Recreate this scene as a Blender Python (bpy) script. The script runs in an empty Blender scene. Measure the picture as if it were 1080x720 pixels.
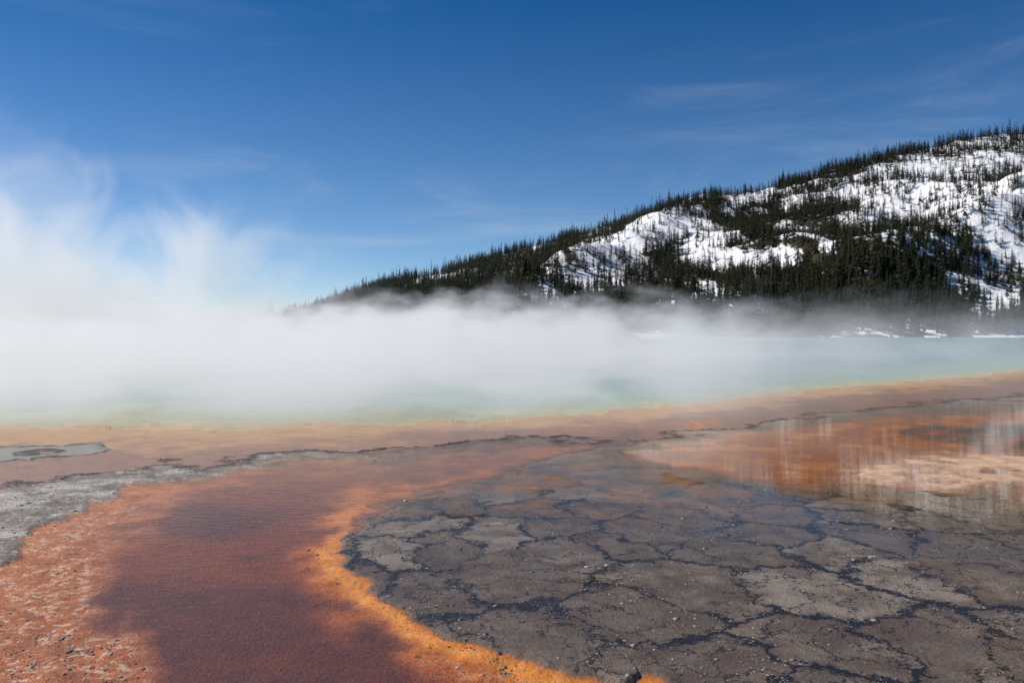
import bpy, math, random
import numpy as np
rng=np.random.default_rng(7); random.seed(7)
F=840.0; H=2.0; HY=352.0; FH=F*H
scene=bpy.context.scene

# ---------------------------------------------------------------- helpers
def hsh(ix,iy,seed):
    h=(ix.astype(np.int64)*374761393+iy.astype(np.int64)*668265263+seed*1442695041)&0xffffffff
    h=((h^(h>>13))*1274126177)&0xffffffff
    h=h^(h>>16)
    return (h&0xffffff)/float(0xffffff)
def vnoise(x,y,seed=0):
    ix=np.floor(x);iy=np.floor(y);fx=x-ix;fy=y-iy
    fx=fx*fx*(3-2*fx);fy=fy*fy*(3-2*fy)
    a=hsh(ix,iy,seed);b=hsh(ix+1,iy,seed);c=hsh(ix,iy+1,seed);d=hsh(ix+1,iy+1,seed)
    return (a*(1-fx)+b*fx)*(1-fy)+(c*(1-fx)+d*fx)*fy
def fbm(x,y,o=4,seed=0):
    s=0;a=0.5;t=0
    for i in range(o):
        s=s+a*vnoise(x,y,seed+i*17);t+=a;a*=0.5;x=x*2.03+11.3;y=y*2.03+5.7
    return s/t
def sstep(a,b,x):
    t=np.clip((x-a)/(b-a),0,1);return t*t*(3-2*t)
def catmull(pts,n=8,closed=True):
    P=np.array(pts,float);N=len(P);out=[]
    for i in range(N if closed else N-1):
        if closed: p0,p1,p2,p3=P[(i-1)%N],P[i],P[(i+1)%N],P[(i+2)%N]
        else: p0,p1,p2,p3=P[max(i-1,0)],P[i],P[i+1],P[min(i+2,N-1)]
        for k in range(n):
            t=k/n
            out.append(0.5*((2*p1)+(-p0+p2)*t+(2*p0-5*p1+4*p2-p3)*t*t+(-p0+3*p1-3*p2+p3)*t**3))
    if not closed: out.append(P[-1])
    return np.array(out)
def polydist(x,y,poly,closed=True):
    """signed distance, negative inside"""
    d=np.full(x.shape,1e9);ins=np.zeros(x.shape,bool);n=len(poly)
    for i in range(n if closed else n-1):
        ax,ay=poly[i];bx,by=poly[(i+1)%n]
        ex,ey=bx-ax,by-ay;L=ex*ex+ey*ey+1e-9
        t=np.clip(((x-ax)*ex+(y-ay)*ey)/L,0,1)
        dd=(x-ax-t*ex)**2+(y-ay-t*ey)**2
        d=np.minimum(d,dd)
        if closed and abs(ey)>1e-9:
            c=((ay>y)!=(by>y))&(x<(bx-ax)*(y-ay)/ey+ax)
            ins^=c
    d=np.sqrt(d)
    return np.where(ins,-d,d) if closed else d
def make_mesh(name,V,Fc,mat=None,smooth=False,link=True):
    """V (n,3); Fc (m,k) equal-size faces"""
    me=bpy.data.meshes.new(name)
    V=np.asarray(V,np.float32);Fc=np.asarray(Fc,np.int32);m,k=Fc.shape
    me.vertices.add(len(V));me.vertices.foreach_set('co',V.ravel())
    me.loops.add(m*k);me.loops.foreach_set('vertex_index',Fc.ravel())
    me.polygons.add(m);me.polygons.foreach_set('loop_start',np.arange(0,m*k,k,dtype=np.int32))
    me.update(calc_edges=True);me.validate()
    if smooth: me.polygons.foreach_set('use_smooth',np.ones(len(me.polygons),bool))
    ob=bpy.data.objects.new(name,me)
    if mat: me.materials.append(mat)
    if link: scene.collection.objects.link(ob)
    return ob
def add_col(ob,name,C):
    a=ob.data.attributes.new(name,'FLOAT_COLOR','POINT')
    C=np.asarray(C,np.float32)
    if C.shape[1]==3: C=np.hstack([C,np.ones((len(C),1),np.float32)])
    a.data.foreach_set('color',C.ravel())
class NT:
    def __init__(s,tree): s.t=tree;tree.nodes.clear()
    def n(s,typ,**kw):
        nd=s.t.nodes.new(typ)
        ins=kw.pop('ins',{})
        for k,v in kw.items(): setattr(nd,k,v)
        for k,v in ins.items():
            sk=nd.inputs[k]
            if isinstance(v,bpy.types.NodeSocket): s.t.links.new(v,sk)
            else: sk.default_value=v
        return nd
    def math(s,op,a,b=0.0,c=0.0,clamp=False):
        nd=s.n('ShaderNodeMath',operation=op,use_clamp=clamp,ins={0:a,1:b,2:c});return nd.outputs[0]
    def vmath(s,op,a,b=(0,0,0)):
        return s.n('ShaderNodeVectorMath',operation=op,ins={0:a,1:b}).outputs[0]
    def vscale(s,a,f):
        nd=s.n('ShaderNodeVectorMath',operation='SCALE');s.t.links.new(a,nd.inputs[0])
        if isinstance(f,bpy.types.NodeSocket): s.t.links.new(f,nd.inputs[3])
        else: nd.inputs[3].default_value=f
        return nd.outputs[0]
    def mr(s,v,a,b,c=0.0,d=1.0,smooth=True):
        return s.n('ShaderNodeMapRange',interpolation_type='SMOOTHSTEP' if smooth else 'LINEAR',ins={0:v,1:a,2:b,3:c,4:d}).outputs[0]
    def mix(s,f,a,b,blend='MIX'):
        nd=s.n('ShaderNodeMix',data_type='RGBA',blend_type=blend)
        for i,v in ((0,f),(6,a),(7,b)):
            if isinstance(v,bpy.types.NodeSocket): s.t.links.new(v,nd.inputs[i])
            else: nd.inputs[i].default_value=v if i==0 else (*v,1)
        return nd.outputs[2]
    def noise(s,vec,scale,detail=4,rough=0.55,out=0,dist=0.0):
        nd=s.n('ShaderNodeTexNoise',ins={'Vector':vec,'Scale':scale,'Detail':detail,'Roughness':rough,'Distortion':dist})
        return nd.outputs[out]
    def link(s,a,b): s.t.links.new(a,b)
def newmat(name):
    m=bpy.data.materials.new(name);m.use_nodes=True;return m,NT(m.node_tree)

# ---------------------------------------------------------------- ground sheet (polar grid, finest near the boardwalk)
th=np.concatenate([np.linspace(-math.pi,-0.72,60,endpoint=False),np.linspace(-0.72,0.72,1150),np.linspace(0.72,math.pi,61)[1:-1]])
d=np.concatenate([np.array([0.15,0.35,0.7,1.2,2,3]),np.arange(4,60,0.7),np.arange(60,440,0.95),np.array([480,560,700,1000,1700,4000])])
r=np.sort(FH/d)
NTh,NR=len(th),len(r)
R,T=np.meshgrid(r,th,indexing='ij')
GX=(R*np.sin(T)).ravel();GY=(R*np.cos(T)).ravel()
def view_coords(X,Y):
    Yc=np.maximum(Y,0.4);return 540+F*X/Yc, HY+FH/Yc
U,Vv=view_coords(GX,GY)
back=GY<0.4
U=np.clip(U,-3000,4000)
wx=(fbm(GX*1.1,GY*1.1,5,3)-.5);wy=(fbm(GX*1.1,GY*1.1,5,9)-.5)
sc=np.clip((Vv-HY)/120,0.15,1.6)
x=U+wx*46*sc; y=Vv+wy*20*sc
fine=(fbm(GX*6,GY*6,4,21)-.5)
x=x+fine*16*sc

shore_x=[-3000,-200,0,300,500,650,760,860,960,1080,1300,4000]
shore_y=[456,452,450,449,444,434,422,411,403,391,380,372]
shore=np.interp(x,shore_x,shore_y)
far=356.2
line_x=[-3000,-100,0,100,200,300,400,500,590,640,700,760,840,900,960,1080,1300,4000]
line_y=[540,522,513,501,490,481,474,467,462,466,461,454,440,433,427,416,405,395]
line=np.interp(x,line_x,line_y)
stream_out=catmull([(760,440),(690,452),(600,462),(470,474),(330,485),(215,497),(135,512),(80,536),(32,574),(-10,600),(-100,630),(-300,800),(-100,1500),(900,1500),(700,780),(632,722),(565,700),(495,672),(435,638),(385,600),(352,568),(372,548),(430,526),(520,502),(600,480),(700,462)],6)
stream_core=catmull([(700,455),(560,472),(400,484),(300,492),(225,512),(160,550),(118,600),(122,650),(165,720),(260,1500),(600,1500),(430,722),(352,662),(306,605),(300,565),(340,532),(440,503),(560,482)],6)
ds=polydist(x,y,stream_out);dc=polydist(x,y,stream_core)
def lerp(A,B,t): return A*(1-t[:,None])+B*t[:,None]
def c(r,g,b): return np.array([[r,g,b]],float)
n1=fbm(GX*.7,GY*.7,5,40);n2=fbm(GX*2.5,GY*2.5,5,50);n3=fbm(GX*.18+3,GY*.18,4,60)
N=len(x)
Col=np.repeat(c(.150,.116,.088),N,0)
# pink-brown mineral flat between pool and terrace line
flat=1-sstep(-1.5,1.5,y-line)
tt=np.clip((y-shore)/(np.maximum(line-shore,4)),0,1)
right=sstep(560,860,x)
cflat=lerp(np.repeat(c(.50,.28,.13),N,0),np.repeat(c(.27,.125,.08),N,0),sstep(.1,.7,tt+ (n2-.5)*.6))
cr=lerp(np.repeat(c(.55,.27,.05),N,0),np.repeat(c(.21,.068,.015),N,0),sstep(.1,.5,tt+(n2-.5)*.6))
cflat=lerp(cflat,cr,right)
Col=lerp(Col,cflat,flat)
# grey gravel/sinter bank on the left
greyL=(sstep(-2,3,y-line))*(1-sstep(250,420,x))
cg=lerp(np.repeat(c(.16,.14,.12),N,0),np.repeat(c(.38,.35,.31),N,0),sstep(.42,.62,n2))
Col=lerp(Col,cg,greyL)
# stream banks & core
ins=1-sstep(-3,2,ds)
band=sstep(0,1,np.clip(dc/45,0,1))
ob=lerp(np.repeat(c(.28,.072,.014),N,0),np.repeat(c(.58,.175,.022),N,0),sstep(-60,-4,ds+(n2-.5)*60))
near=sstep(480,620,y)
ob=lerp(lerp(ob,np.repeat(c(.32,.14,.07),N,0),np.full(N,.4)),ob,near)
leftbank=(1-sstep(150,260,x))*near
ob=lerp(ob,np.repeat(c(.45,.150,.035),N,0),leftbank*.75)
core=lerp(np.repeat(c(.21,.052,.008),N,0),np.repeat(c(.125,.034,.006),N,0),sstep(.4,.6,n1))
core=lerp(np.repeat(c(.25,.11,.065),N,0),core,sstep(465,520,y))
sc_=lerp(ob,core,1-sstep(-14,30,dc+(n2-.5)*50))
rim=np.exp(-((ds+12)/9)**2)*near*sstep(200,330,x)
sc_=lerp(sc_,np.repeat(c(.82,.32,.035),N,0),rim*.8)
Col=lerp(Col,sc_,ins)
# orange lens at right
lens=catmull([(670,484),(750,462),(860,447),(960,441),(1080,434),(1400,424),(1400,530),(1080,514),(960,514),(860,510),(760,498)],6)
dl=polydist(x,y,lens);il=1-sstep(-2,6,dl)
lc=lerp(np.repeat(c(.34,.09,.006),N,0),np.repeat(c(.52,.18,.016),N,0),sstep(.45,.7,n2))
pale=catmull([(880,500),(930,486),(1010,481),(1100,478),(1400,474),(1400,516),(1080,513),(950,512)],6)
dp=polydist(x,y,pale);ip=(1-sstep(-4,6,dp))
lc=lerp(lc,np.repeat(c(.60,.38,.24),N,0),ip*sstep(.3,.55,n2))
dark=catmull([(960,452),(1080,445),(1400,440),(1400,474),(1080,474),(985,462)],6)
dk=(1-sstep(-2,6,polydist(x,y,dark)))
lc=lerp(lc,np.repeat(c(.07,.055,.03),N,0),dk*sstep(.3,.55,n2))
Col=lerp(Col,lc,il)
# olive band between lens and plates
right_reg=sstep(0,4,ds)*sstep(0,3,y-line)*(1-greyL)*(1-il)
ol=right_reg*(1-sstep(520,570,y))
Col=lerp(Col,lerp(np.repeat(c(.25,.11,.018),N,0),np.repeat(c(.12,.075,.022),N,0),sstep(.4,.6,n2)),ol*.92)
plates=right_reg*sstep(495,550,y+ (n2-.5)*60)
plates=np.maximum(plates,right_reg*.3)
# terrace rims (little dark sinter steps)
rimw=np.exp(-((y-line)/1.6)**2)*np.where(x<600,1,.8)
Col=lerp(Col,np.repeat(c(.05,.035,.03),N,0),rimw*.85)
dfl=np.exp(-(np.abs(ds+3)/3.0)**2)*(x>360)*(y<560)*(y>455)
Col=lerp(Col,np.repeat(c(.06,.045,.04),N,0),dfl*.6)
# blue-grey puddle, far left
pud=catmull([(-300,472),(-40,468),(60,466),(118,466),(95,474),(40,478),(-40,492),(-300,500)],6)
dpu=polydist(x,y,pud);Col=lerp(Col,np.repeat(c(.23,.24,.23),N,0),1-sstep(-2,2,dpu))
Col=lerp(Col,np.repeat(c(.05,.04,.035),N,0),np.exp(-(dpu/1.5)**2)*.9)
# pool bed
inp=1-sstep(-1,1,y-shore); inp[back]=0
q=np.clip((shore-y)/np.maximum(shore-far,4),0,1)
qq=q*(1-.35*(1-sstep(100,650,x)))
pc=lerp(np.repeat(c(.58,.35,.14),N,0),np.repeat(c(.50,.42,.22),N,0),sstep(0,.14,qq+(n1-.5)*.06))
pc=lerp(pc,np.repeat(c(.34,.41,.32),N,0),sstep(.14,.36,qq+(n1-.5)*.08))
pc=lerp(pc,np.repeat(c(.14,.27,.28),N,0),sstep(.34,.8,qq))
Col=lerp(Col,pc,inp)
farL=(Vv<far)&(GY>0)
Col[farL]=np.where(n3[farL][:,None]>.5,[[.5,.52,.55]],[[.16,.14,.10]])
Col[back]=[.2,.16,.14]
speck=(leftbank*ins*band)+greyL*.8*(1-ins)+.25*ins*band+ip*.6
M=np.stack([plates,np.clip(speck,0,1),inp],1)
# relief
z=np.full(N,-.03)
z=np.where(flat>.5,-.012+(n2-.5)*.016,z)
z=z*(1-right_reg)+right_reg*(-.006+(fbm(GX*1.3,GY*1.3,5,77)-.5)*.035)
z=z*(1-greyL*(1-ins))+greyL*(1-ins)*(.004+(n2-.5)*.05)
z=z+rimw*.03+np.exp(-(dpu/1.5)**2)*.02
z=z+ins*band*(fine*.03+(n2-.5)*.03+.004)
z=np.where(il>.5,-.02+ip*sstep(.3,.55,n2)*.03,z)
z=np.where(inp>.5,-.05-q*1.0,z)
z=np.where(farL,.15,z);z=np.where(back,-.03,z)
z=np.where(np.hypot(GX,GY)>380,.25,z)
V=np.stack([GX,GY,z],1)
i=np.arange(NR-1)[:,None]*NTh;j=np.arange(NTh)[None,:];j2=(j+1)%NTh
Fc=np.stack([i+j,i+j2,i+NTh+j2,i+NTh+j],-1).reshape(-1,4)[:, ::-1]

mat,g=newmat('mineral_ground')
P=g.n('ShaderNodeTexCoord').outputs['Object']
A=g.n('ShaderNodeAttribute',attribute_name='Col').outputs['Color']
MA=g.n('ShaderNodeSeparateColor',ins={0:g.n('ShaderNodeAttribute',attribute_name='Mask').outputs['Color']})
pl,sp,po=MA.outputs[0],MA.outputs[1],MA.outputs[2]
w=g.vscale(g.vmath('SUBTRACT',g.noise(P,1.7,5,.68,1),(.5,.5,.5)),1.05)
Pw=g.vmath('ADD',P,w);Pf=g.vmath('MULTIPLY',Pw,(1,.85,0))
ve=g.n('ShaderNodeTexVoronoi',feature='DISTANCE_TO_EDGE',voronoi_dimensions='2D',ins={'Vector':Pf,'Scale':1.2}).outputs['Distance']
vc=g.n('ShaderNodeTexVoronoi',feature='F1',voronoi_dimensions='2D',ins={'Vector':Pf,'Scale':1.2}).outputs['Color']
ve2=g.n('ShaderNodeTexVoronoi',feature='DISTANCE_TO_EDGE',voronoi_dimensions='2D',ins={'Vector':g.vmath('ADD',Pf,(7.3,2.1,0)),'Scale':2.9}).outputs['Distance']
nl=g.noise(P,.8,2,.5);nm=g.noise(P,4,5,.6);nf=g.noise(P,28,3,.65);nh=g.noise(P,90,2,.6)
wid=g.math('MULTIPLY',g.mr(nl,.38,.62,.016,.07),g.mr(nf,.3,.7,.5,1.6))
cr1=g.math('SUBTRACT',1,g.math('DIVIDE',ve,wid,clamp=True),clamp=True)
cr1=g.mr(cr1,0,.35)
gate=g.mr(g.noise(P,1.1,2,.5,0),.36,.46)
cr2=g.math('MULTIPLY',g.mr(ve2,.012,.045,1,0),gate)
crk=g.math('MAXIMUM',cr1,g.math('MULTIPLY',cr2,.9))
crk=g.math('MULTIPLY',crk,g.mr(pl,0,.8))
halo=g.math('MULTIPLY',g.mr(ve,.0,.15,1,0),pl)
var=g.math('MULTIPLY_ADD',nm,1.2,.4)
col=g.mix(1.0,A,g.n('ShaderNodeCombineColor',ins={0:var,1:var,2:var}).outputs[0],'MULTIPLY')
vf=g.math('MULTIPLY_ADD',nf,1.1,.45)
col=g.mix(g.math('SUBTRACT',1,po),col,g.mix(1.0,col,g.n('ShaderNodeCombineColor',ins={0:vf,1:vf,2:vf}).outputs[0],'MULTIPLY'))
vcs=g.n('ShaderNodeSeparateColor',ins={0:vc}).outputs[0]
lite=g.math('MULTIPLY',g.mr(g.math('ADD',vcs,g.math('MULTIPLY',nm,.9)),.9,1.4),pl)
col=g.mix(g.math('MULTIPLY',lite,.62),col,(.34,.295,.25))
stain=g.math('MULTIPLY',g.mr(g.noise(g.vmath('ADD',P,(9,3,0)),2.2,5,.65),.42,.62),pl)
col=g.mix(g.math('MULTIPLY',stain,.65),col,(.090,.056,.032))
col=g.mix(g.math('MULTIPLY',halo,.45),col,(.07,.046,.028))
s1=g.math('MULTIPLY',g.mr(g.noise(P,17,5,.7),.50,.58),sp)
s1=g.math('MULTIPLY',s1,g.mr(nm,.4,.56))
col=g.mix(g.math('MULTIPLY',s1,.85),col,(.70,.56,.44))
dsp=g.mr(g.noise(g.vmath('ADD',P,(3,8,0)),38,3,.6),.64,.70)
col=g.mix(g.math('MULTIPLY',g.math('MULTIPLY',dsp,g.math('SUBTRACT',1,po)),.6),col,(.05,.03,.02))
col=g.mix(g.math('MULTIPLY',crk,.96),col,(.012,.008,.005))
glint=g.math('MULTIPLY',g.mr(nh,.62,.68),g.math('MULTIPLY',g.mr(ve,.03,.14,1,0),g.math('MULTIPLY',pl,g.mr(nm,.48,.58))))  # small glints near the cracks, painted as pale specks in the base colour
col=g.mix(g.math('MULTIPLY',glint,.85),col,(.78,.73,.65))
hgt=g.math('ADD',g.math('MULTIPLY',nf,.5),g.math('MULTIPLY',nh,.25))
bp=g.n('ShaderNodeBump',ins={'Strength':1.0,'Distance':.035,'Height':hgt})
pb=g.n('ShaderNodeBsdfPrincipled',ins={'Base Color':col,'Roughness':.4,'Normal':bp.outputs[0],'Specular IOR Level':.15})
g.link(pb.outputs[0],g.n('ShaderNodeOutputMaterial').inputs[0])
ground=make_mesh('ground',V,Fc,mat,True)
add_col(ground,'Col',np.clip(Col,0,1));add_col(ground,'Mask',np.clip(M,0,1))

# ---------------------------------------------------------------- water sheets
def water(name,glmax,rough,bumps,tint,attrs):
    m,w=newmat(name)
    P=w.n('ShaderNodeTexCoord').outputs['Object']
    h=None
    for (sx,sy,scl,amp) in bumps:
        t=w.math('MULTIPLY',w.noise(w.vmath('MULTIPLY',P,(sx,sy,1)),scl,2,.5),amp)
        h=t if h is None else w.math('ADD',h,t)
    b=w.n('ShaderNodeBump',ins={'Strength':1.0,'Distance':.01,'Height':h})
    if attrs:
        a=w.n('ShaderNodeAttribute',attribute_name='Rip').outputs['Fac'];w.link(a,b.inputs['Strength'])
    fr=w.n('ShaderNodeFresnel',ins={'IOR':1.33,'Normal':b.outputs[0]}).outputs[0]
    fr=w.math('MINIMUM',fr,glmax)
    if attrs: fr=w.math('MULTIPLY',fr,w.n('ShaderNodeAttribute',attribute_name='Gl').outputs['Fac'])
    gl=w.n('ShaderNodeBsdfGlossy',ins={'Roughness':rough,'Normal':b.outputs[0],'Color':(1,.95,.84,1) if attrs else (1,1,1,1)})
    tr=w.n('ShaderNodeBsdfTransparent',ins={'Color':(*tint,1)})
    mx=w.n('ShaderNodeMixShader',ins={0:fr,1:tr.outputs[0],2:gl.outputs[0]})
    w.link(mx.outputs[0],w.n('ShaderNodeOutputMaterial').inputs[0])
    return m
wm=water('runoff_water',.80,.02,[(1,1.6,7,.6),(.6,1.6,20,.40)],(.97,.94,.89),True)
pm=water('pool_water',.15,.22,[(1,1,2,2.0)],(.9,.97,.97),False)
fin=inp[Fc]
gy=GY[Fc].min(1);rr=np.hypot(GX,GY)[Fc].max(1)
pool_f=(fin.mean(1)>.5)&(gy>5)&(rr<376)
run_f=(fin.mean(1)<=.5)&(rr<120)&(gy>-30)
def sub(name,mask,zz,mt,at={}):
    f=Fc[mask];u,inv=np.unique(f,return_inverse=True)
    vv=V[u].copy();vv[:,2]=zz
    o=make_mesh(name,vv,inv.reshape(f.shape),mt,True)
    for k,v in at.items():
        a=o.data.attributes.new(k,'FLOAT','POINT');a.data.foreach_set('value',v[u].astype(np.float32))
    return o
rip=.10+.7*ins*(1-right_reg)+.5*flat
glv=.11+right_reg*(.16*(1-sstep(480,600,y)))+right_reg*sstep(640,900,x)*(1-sstep(505,600,y))*.26
glv=glv*(1-il)+.52*il
glv=np.where(flat>.5,.22+.14*right,glv)
glv=np.where(ins>.5,.10+.05*(1-band)+.08*(1-sstep(520,600,y)),glv)
sub('hot_spring_pool_water',pool_f,0.0,pm)
sub('runoff_stream_water',run_f,0.0,wm,{'Rip':np.clip(rip,0,.8),'Gl':glv})

# ---------------------------------------------------------------- hillside
YB,YR=395.,860.
sil_x=[-900,-300,-100,0,100,150,250,290,330,400,470,540,600,680,740,800,860,920,1000,1060,1110,1250,1500,2200]
sil_h=[8,10,7,6,7,6,6,11,24,50,66,86,103,124,143,153,168,186,202,212,214,200,150,60]
def hill(u,t):
    """u: tangent of azimuth, t: 0 foot of the slope ... 1 crest"""
    px=540+F*u
    hr=np.interp(px,sil_x,sil_h)/F*YR
    prof=np.where(t<1,0.25*t+0.75*np.clip(t,0,1)**1.15,1-0.35*(t-1))
    X=u*(YB+t*(YR-YB));Y=YB+t*(YR-YB)
    gl=(fbm(X*.012+Y*.006,Y*.004,4,5)-.5)
    ramp=sstep(0,.25,t)
    z=hr*prof+gl*60*np.clip(hr/150,0,1)*np.sin(np.pi*np.clip(t,0,1))*ramp
    z+=(fbm(X*.04,Y*.04,3,8)-.5)*10*np.clip(hr/60,0,1)*ramp
    def spur(u0,t0,u1,t1,w,a):
        eu,et=(u1-u0),(t1-t0);L=eu*eu+et*et
        k=np.clip(((u-u0)*eu+(t-t0)*et)/L,0,1)
        dd=np.hypot(u-u0-k*eu,(t-t0-k*et)*.35)
        return a*np.exp(-(dd/w)**2)*(1-.3*k)
    z+=ramp*(spur(.03,.25,.22,.85,.05,20)+spur(.45,.2,.85,.7,.07,26)+spur(.28,.1,.42,.5,.05,12))
    return X,Y,z+.3-1.5*(t<0)
nu,nt=760,260
uu=np.linspace(-1.0,1.7,nu);tq=np.linspace(-.02,1.5,nt)
TT,UU=np.meshgrid(tq,uu,indexing='ij')
HX,HYY,HZ=hill(UU.ravel(),TT.ravel())
def snowmask(X,Y,Z):
    px=540+F*X/Y;py=HY-F*(Z-H)/Y
    px=px+(fbm(X*.02,Y*.02,3,71)-.5)*80;py=py+(fbm(X*.02,Y*.02,3,72)-.5)*50
    s=np.zeros(X.shape)
    for cx,cy,rx,ry,ang in [(440,298,42,14,-15),(560,258,46,14,-25),(500,280,34,10,-20),(640,268,74,34,-35),(705,238,60,24,-20),(760,262,60,22,20),
        (720,300,50,13,10),(835,207,68,15,-8),(905,188,60,18,-20),(985,195,104,46,-12),(1060,200,84,64,0),(950,238,68,24,15),(1055,275,60,24,-25),(1130,270,70,38,0),
        (610,300,34,14,0),(1180,200,90,60,0),(850,250,46,13,20),(1060,310,58,13,-20),(800,280,32,9,0)]:
        a=math.radians(ang);dx=px-cx;dy=py-cy
        ex=dx*math.cos(a)+dy*math.sin(a);ey=-dx*math.sin(a)+dy*math.cos(a)
        s=np.maximum(s,1-sstep(.5,1.35,np.hypot(ex/rx,ey/ry)))
    return s
hs=snowmask(HX,HYY,HZ)
hs=np.maximum(hs,(1-sstep(.02,.05,TT.ravel()))*sstep(.45,.6,fbm(HX*.03,HYY*.03,3,13)))
i=np.arange(nt-1)[:,None]*nu;j=np.arange(nu-1)[None,:]
HF=np.stack([i+j,i+j+1,i+nu+j+1,i+nu+j],-1).reshape(-1,4)
mat,g=newmat('snowy_slope')
P=g.n('ShaderNodeTexCoord').outputs['Object']
a=g.n('ShaderNodeAttribute',attribute_name='Snow').outputs['Fac']
n=g.noise(P,.06,6,.74);nb=g.noise(P,.35,3,.6)
st=g.noise(g.vmath('MULTIPLY',P,(1,.3,.3)),.16,4,.65)  # stretched noise: ragged snow edges plus painted tree-shadow streaks
k=g.mr(g.math('ADD',g.math('ADD',g.math('MULTIPLY',a,.38),g.math('MULTIPLY',n,.95)),g.math('MULTIPLY',st,.75)),.93,1.01)
soil=g.mix(nb,(.022,.02,.014),(.07,.055,.037))
col=g.mix(k,soil,(.80,.81,.84))
bp=g.n('ShaderNodeBump',ins={'Strength':.8,'Distance':2.0,'Height':g.noise(P,.2,4,.6)})
pb=g.n('ShaderNodeBsdfPrincipled',ins={'Base Color':col,'Roughness':.8,'Normal':bp.outputs[0],'Specular IOR Level':.1})
g.link(pb.outputs[0],g.n('ShaderNodeOutputMaterial').inputs[0])
hillo=make_mesh('snowy_hill',np.stack([HX,HYY,HZ],1),HF,mat,True)
at=hillo.data.attributes.new('Snow','FLOAT','POINT');at.data.foreach_set('value',hs.astype(np.float32))

# ---------------------------------------------------------------- pine forest (one mass)
def pine(kind,seed):
    rg=random.Random(seed);vs=[];fs=[];sh=[]
    def tri(a,b,c_,s):
        k=len(vs);vs.extend([a,b,c_]);fs.append((k,k+1,k+2));sh.extend([s]*3)
    hgt=1.0;tr=.011
    lean=(rg.uniform(-.02,.02),rg.uniform(-.02,.02))
    for q_ in range(3):
        a0=q_*2.094;a1=a0+2.094
        tri((tr*math.cos(a0),tr*math.sin(a0),-.05),(tr*math.cos(a1),tr*math.sin(a1),-.05),(lean[0],lean[1],hgt*.97),-1)
    if kind=='snag':
        for q_ in range(9):
            zz=rg.uniform(.3,.9);a0=rg.uniform(0,6.28);L=rg.uniform(.03,.09)*(1.2-zz)
            dx,dy=math.cos(a0),math.sin(a0)
            tri((0,0,zz),(0,0,zz+.012),(dx*L,dy*L,zz+rg.uniform(-.02,.03)),-1)
        return vs,fs,sh
    base=rg.uniform(.04,.22);wd=rg.uniform(.12,.19)
    nb_=60 if kind=='fine' else 28
    for q_ in range(nb_):
        t=(q_+rg.random())/nb_
        zz=base+(1-base)*t
        L=wd*((1-t)**.75)*(rg.uniform(.55,1.25))+.012
        if rg.random()<.08: L*=.4
        a0=q_*2.4+rg.uniform(-.5,.5)
        dx,dy=math.cos(a0),math.sin(a0)
        hw=L*rg.uniform(.35,.55);cx,cy=lean[0]*zz,lean[1]*zz
        dr=L*rg.uniform(.15,.55)
        s=rg.uniform(.0,1.)
        tip=(cx+dx*L,cy+dy*L,zz-dr)
        tri((cx-dy*hw*.2,cy+dx*hw*.2,zz+L*.30),(cx+dx*L*.6-dy*hw,cy+dy*L*.6+dx*hw,zz-dr*.8),tip,s)
        tri((cx+dy*hw*.2,cy-dx*hw*.2,zz+L*.30),tip,(cx+dx*L*.6+dy*hw,cy+dy*L*.6-dx*hw,zz-dr*.8),s)
    return vs,fs,sh
protos=[pine('fine' if k<4 else 'std',k+1) for k in range(8)]+[pine('snag',50+k) for k in range(3)]
protos=[(np.array(a),np.array(b),np.array(c_)) for a,b,c_ in protos]
cand=150000
tu=rng.uniform(-.35,.95,cand);tt_=rng.uniform(0.01,1.04,cand)
tx,ty,tz=hill(tu,tt_)
wgt=ty/ty.max()
s=snowmask(tx,ty,tz)
clump=fbm(tx*.03,ty*.03,4,33)
clump2=fbm(tx*.03+tz*.06,ty*.02,5,91)
dens=(1-s*(.85-.75*sstep(.475,.575,clump2)))*np.clip(.45+1.8*(clump-.3),.2,1)*wgt
dens*=np.where((540+F*tu)<300,.3,1)
dens=np.where(tt_>.985,np.maximum(dens,.22),dens)
keep=rng.random(cand)<dens*.46
tx,ty,tz,s,tk=tx[keep],ty[keep],tz[keep],s[keep],tt_[keep]
nd=1500
du=rng.uniform(-1.0,-.2,nd);dtt=rng.uniform(.5,1.05,nd)
dX,dY,dZ=hill(du,dtt)
tx=np.concatenate([tx,dX]);ty=np.concatenate([ty,dY]);tz=np.concatenate([tz,dZ]);s=np.concatenate([s,np.zeros(nd)]);tk=np.concatenate([tk,dtt])
nT=len(tx)
th_=rng.uniform(7.5,14.5,nT)*np.where(rng.random(nT)<.07,1.45,1)
th_=np.where(s>.5,th_*rng.uniform(.6,1.05,nT),th_)
th_[-nd:]*=.5
kind=rng.integers(4,8,nT);front=(ty<520);kind=np.where(front,rng.integers(0,4,nT),kind)
kind=np.where(rng.random(nT)<.08,rng.integers(8,11,nT),kind)
VV=[];FF=[];CC=[];off=0
shade=rng.random(nT)
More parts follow.
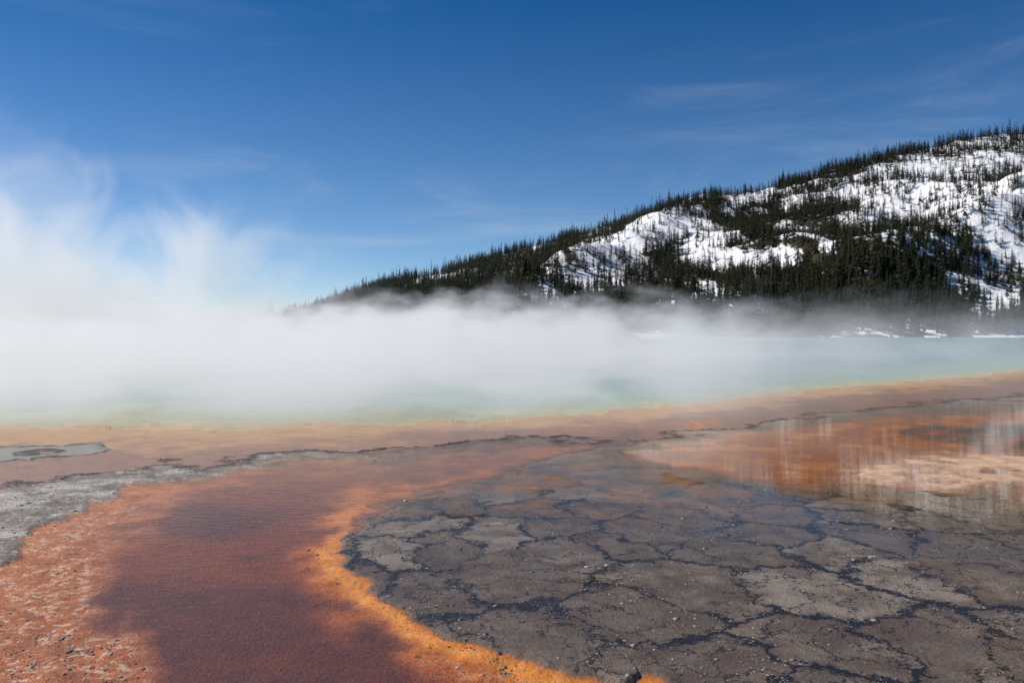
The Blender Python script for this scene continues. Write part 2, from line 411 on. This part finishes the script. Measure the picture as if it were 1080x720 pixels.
for kx,(pv,pf,ps) in enumerate(protos):
    idx=np.where(kind==kx)[0]
    if len(idx)==0: continue
    a=rng.uniform(0,6.28,len(idx));ca,sa=np.cos(a)[:,None],np.sin(a)[:,None]
    h_=th_[idx][:,None];wz=rng.uniform(.8,1.25,len(idx))[:,None]
    X=(pv[None,:,0]*ca-pv[None,:,1]*sa)*h_*wz+tx[idx][:,None]
    Y=(pv[None,:,0]*sa+pv[None,:,1]*ca)*h_*wz+ty[idx][:,None]
    Z=pv[None,:,2]*h_+tz[idx][:,None]-.2
    VV.append(np.stack([X,Y,Z],-1).reshape(-1,3))
    o=off+np.arange(len(idx))[:,None,None]*len(pv)
    FF.append((pf[None]+o).reshape(-1,3))
    off+=len(idx)*len(pv)
    pss=np.repeat(ps[None],len(idx),0)
    k=.6*pss+.4*shade[idx][:,None]
    colr=np.stack([.014+.028*k,.020+.026*k,.010+.011*k],-1)
    tr=(pss<0)[...,None]
    colr=np.where(tr,np.array([.10,.085,.07]),colr)
    CC.append(colr.reshape(-1,3))
mat,g=newmat('pine_needles')
pb=g.n('ShaderNodeBsdfPrincipled',ins={'Base Color':g.n('ShaderNodeAttribute',attribute_name='Col').outputs['Color'],'Roughness':.8,'Specular IOR Level':.1})
g.link(pb.outputs[0],g.n('ShaderNodeOutputMaterial').inputs[0])
VV=np.concatenate(VV);FF=np.concatenate(FF);CC=np.concatenate(CC)
fo=make_mesh('pine_forest',VV,FF,mat)
if len(fo.data.vertices)==len(CC): add_col(fo,'Col',CC)
print('TREES',nT,'tris',len(FF))

# ---------------------------------------------------------------- sinter gravel / debris
t_=(1+5**.5)/2
ICO=np.array([(-1,t_,0),(1,t_,0),(-1,-t_,0),(1,-t_,0),(0,-1,t_),(0,1,t_),(0,-1,-t_),(0,1,-t_),(t_,0,-1),(t_,0,1),(-t_,0,-1),(-t_,0,1)],float)/1.9
IF=np.array([(0,11,5),(0,5,1),(0,1,7),(0,7,10),(0,10,11),(1,5,9),(5,11,4),(11,10,2),(10,7,6),(7,1,8),(3,9,4),(3,4,2),(3,2,6),(3,6,8),(3,8,9),(4,9,5),(2,4,11),(6,2,10),(8,6,7),(9,8,1)])
def gravel(name,pts,size,mt,flat_=.5):
    n=len(pts);v=ICO[None]*(1+rng.uniform(-.35,.35,(n,12,1)))*size[:,None,None]
    a=rng.uniform(0,6.28,n);ca,sa=np.cos(a)[:,None],np.sin(a)[:,None]
    st=rng.uniform(.6,1.6,n)[:,None]
    X=v[...,0]*st;Y=v[...,1]
    x_=X*ca-Y*sa+pts[:,0][:,None];y_=X*sa+Y*ca+pts[:,1][:,None];z_=v[...,2]*flat_+pts[:,2][:,None]
    f=IF[None]+np.arange(n)[:,None,None]*12
    return make_mesh(name,np.stack([x_,y_,z_],-1).reshape(-1,3),f.reshape(-1,3),mt)
mat,g=newmat('sinter_pebbles')
P=g.n('ShaderNodeTexCoord').outputs['Object']
pb=g.n('ShaderNodeBsdfPrincipled',ins={'Base Color':g.mix(g.mr(g.noise(P,9,2,.5),.4,.6),(.06,.045,.035),(.38,.33,.29)),'Roughness':.35})
g.link(pb.outputs[0],g.n('ShaderNodeOutputMaterial').inputs[0])
near_m=(GY>4)&(GY<26)&(np.abs(U-540)<700)
wgt=(greyL*(1-ins)*1.2+ins*band*.35+right_reg*.22+rimw*2.5+dfl*1.2+leftbank*ins*band*.5)*near_m
wgt=wgt*(.1+sstep(.45,.7,n2)) * (R.ravel()**.6)
idx=rng.choice(N,6500,p=wgt/wgt.sum())
pts=V[idx]+np.stack([rng.normal(0,.01,6500),rng.normal(0,.01,6500),np.zeros(6500)],1)
gravel('sinter_gravel',pts,rng.uniform(.003,.012,6500)*np.where(rng.random(6500)<.04,2.2,1),mat)

# ---------------------------------------------------------------- steam
def steam(name,box,build,step):
    (x0,x1),(y0,y1),(z0,z1)=box
    vs=[(a,b,c_) for a in (x0,x1) for b in (y0,y1) for c_ in (z0,z1)]
    f=[(0,1,3,2),(4,6,7,5),(0,4,5,1),(2,3,7,6),(0,2,6,4),(1,5,7,3)]
    m,s=newmat(name)
    P=s.n('ShaderNodeTexCoord').outputs['Object']
    sx=s.n('ShaderNodeSeparateXYZ',ins={0:P})
    dn=build(s,P,*sx.outputs)
    sc=s.n('ShaderNodeVolumeScatter',ins={'Color':(.97,.98,1,1),'Density':dn,'Anisotropy':.2})
    em=s.n('ShaderNodeEmission',ins={'Color':(.92,.96,1.0,1),'Strength':s.math('MULTIPLY',dn,.26)})  # added glow, scales with density, stands in for multiple scattering
    ad=s.n('ShaderNodeAddShader',ins={0:sc.outputs[0],1:em.outputs[0]})
    s.link(ad.outputs[0],s.n('ShaderNodeOutputMaterial').inputs['Volume'])
    try: m.cycles.volume_step_rate=step
    except Exception as e: print('steprate',e)
    return make_mesh(name,vs,f,m)
def low(s,P,x,y,z):
    n=s.noise(s.vmath('MULTIPLY',P,(1,.55,1.7)),.22,3,.64)
    az=s.math('DIVIDE',x,y)
    xf=s.mr(az,-.22,.48,1,.09)
    top=s.math('MULTIPLY',s.math('MULTIPLY_ADD',y,.060,1.2),s.mr(n,.32,.68,.40,1.45,False))
    hf=s.mr(s.math('DIVIDE',z,top),.25,1.0,1,0)
    ff=s.math('MULTIPLY',s.mr(y,14,20),s.mr(y,68,84,1,0))
    sh=s.mr(n,.38,.60,.10,1)
    d=s.math('MULTIPLY',s.math('MULTIPLY',sh,hf),s.math('MULTIPLY',xf,ff))
    return s.math('MULTIPLY',d,.26)
def plume(s,P,x,y,z):
    n=s.noise(s.vmath('MULTIPLY',s.vmath('ADD',P,(11,0,0)),(1,.6,.75)),.135,5,.62,0,.8)
    top=s.mr(x,-42,-14,23,13,False)            # column leans and thins down-wind
    zr=s.math('DIVIDE',z,top)
    th=s.mr(zr,0,1,.35,.59,False)
    sh=s.mr(s.math('SUBTRACT',n,th),0,.16)
    hf=s.mr(zr,.5,1.0,1,0)
    xf=s.mr(x,-30,-10,1,0)
    ff=s.math('MULTIPLY',s.mr(y,44,54),s.mr(y,70,82,1,0))
    return s.math('MULTIPLY',s.math('MULTIPLY',s.math('MULTIPLY',sh,hf),s.math('MULTIPLY',xf,ff)),.11)
steam('steam',((-72,60),(14,84),(.03,10)),low,.7)
steam('steam',((-60,-10),(44,82),(.04,24)),plume,.8)

# ---------------------------------------------------------------- sky, sun
EL=math.radians(47);AZ=math.radians(-78)   # azimuth from +Y, negative = left
world=bpy.data.worlds.new('World');scene.world=world;world.use_nodes=True
s=NT(world.node_tree)
sky=s.n('ShaderNodeTexSky',sky_type='NISHITA');sky.sun_disc=False;sky.sun_elevation=EL;sky.sun_rotation=AZ
sky.altitude=2200;sky.air_density=1.0;sky.dust_density=.3;sky.ozone_density=2.5
Dv=s.n('ShaderNodeTexCoord').outputs['Generated']
sep=s.n('ShaderNodeSeparateXYZ',ins={0:Dv})
elv=sep.outputs[2]
grad=s.mix(s.mr(elv,.0,.40,smooth=False),(.90,1.02,1.12),(.10,.50,.82))
col=s.mix(1.0,sky.outputs[0],grad,'MULTIPLY')
Dd=s.vmath('MULTIPLY',Dv,(1.6,1.6,9))
cn=s.noise(s.vmath('ADD',Dd,(0,0,0)),1.5,6,.6,0,.6)
cw=s.math('MULTIPLY',s.mr(cn,.48,.76),s.mr(elv,.02,.4,.6,.15))
col=s.mix(s.math('MULTIPLY',cw,.5),col,(6.0,6.6,7.2))
bg=s.n('ShaderNodeBackground',ins={'Color':col,'Strength':.10})
s.link(bg.outputs[0],s.n('ShaderNodeOutputWorld').inputs[0])
L=bpy.data.lights.new('sun','SUN');L.energy=5.0;L.angle=math.radians(.5);L.color=(1,.93,.83)
lo=bpy.data.objects.new('sun',L);scene.collection.objects.link(lo)
import mathutils
sd=mathutils.Vector((math.sin(AZ)*math.cos(EL),math.cos(AZ)*math.cos(EL),math.sin(EL)))
lo.rotation_euler=sd.to_track_quat('Z','Y').to_euler()

cam=bpy.data.cameras.new('camera');cam.sensor_width=36;cam.lens=28;cam.shift_y=-8/1080;cam.clip_start=.1;cam.clip_end=30000
co=bpy.data.objects.new('camera',cam);scene.collection.objects.link(co)
co.location=(0,0,H);co.rotation_euler=(math.radians(90),0,0);scene.camera=co
scene.view_settings.view_transform='Standard';scene.view_settings.look='None';scene.view_settings.exposure=0
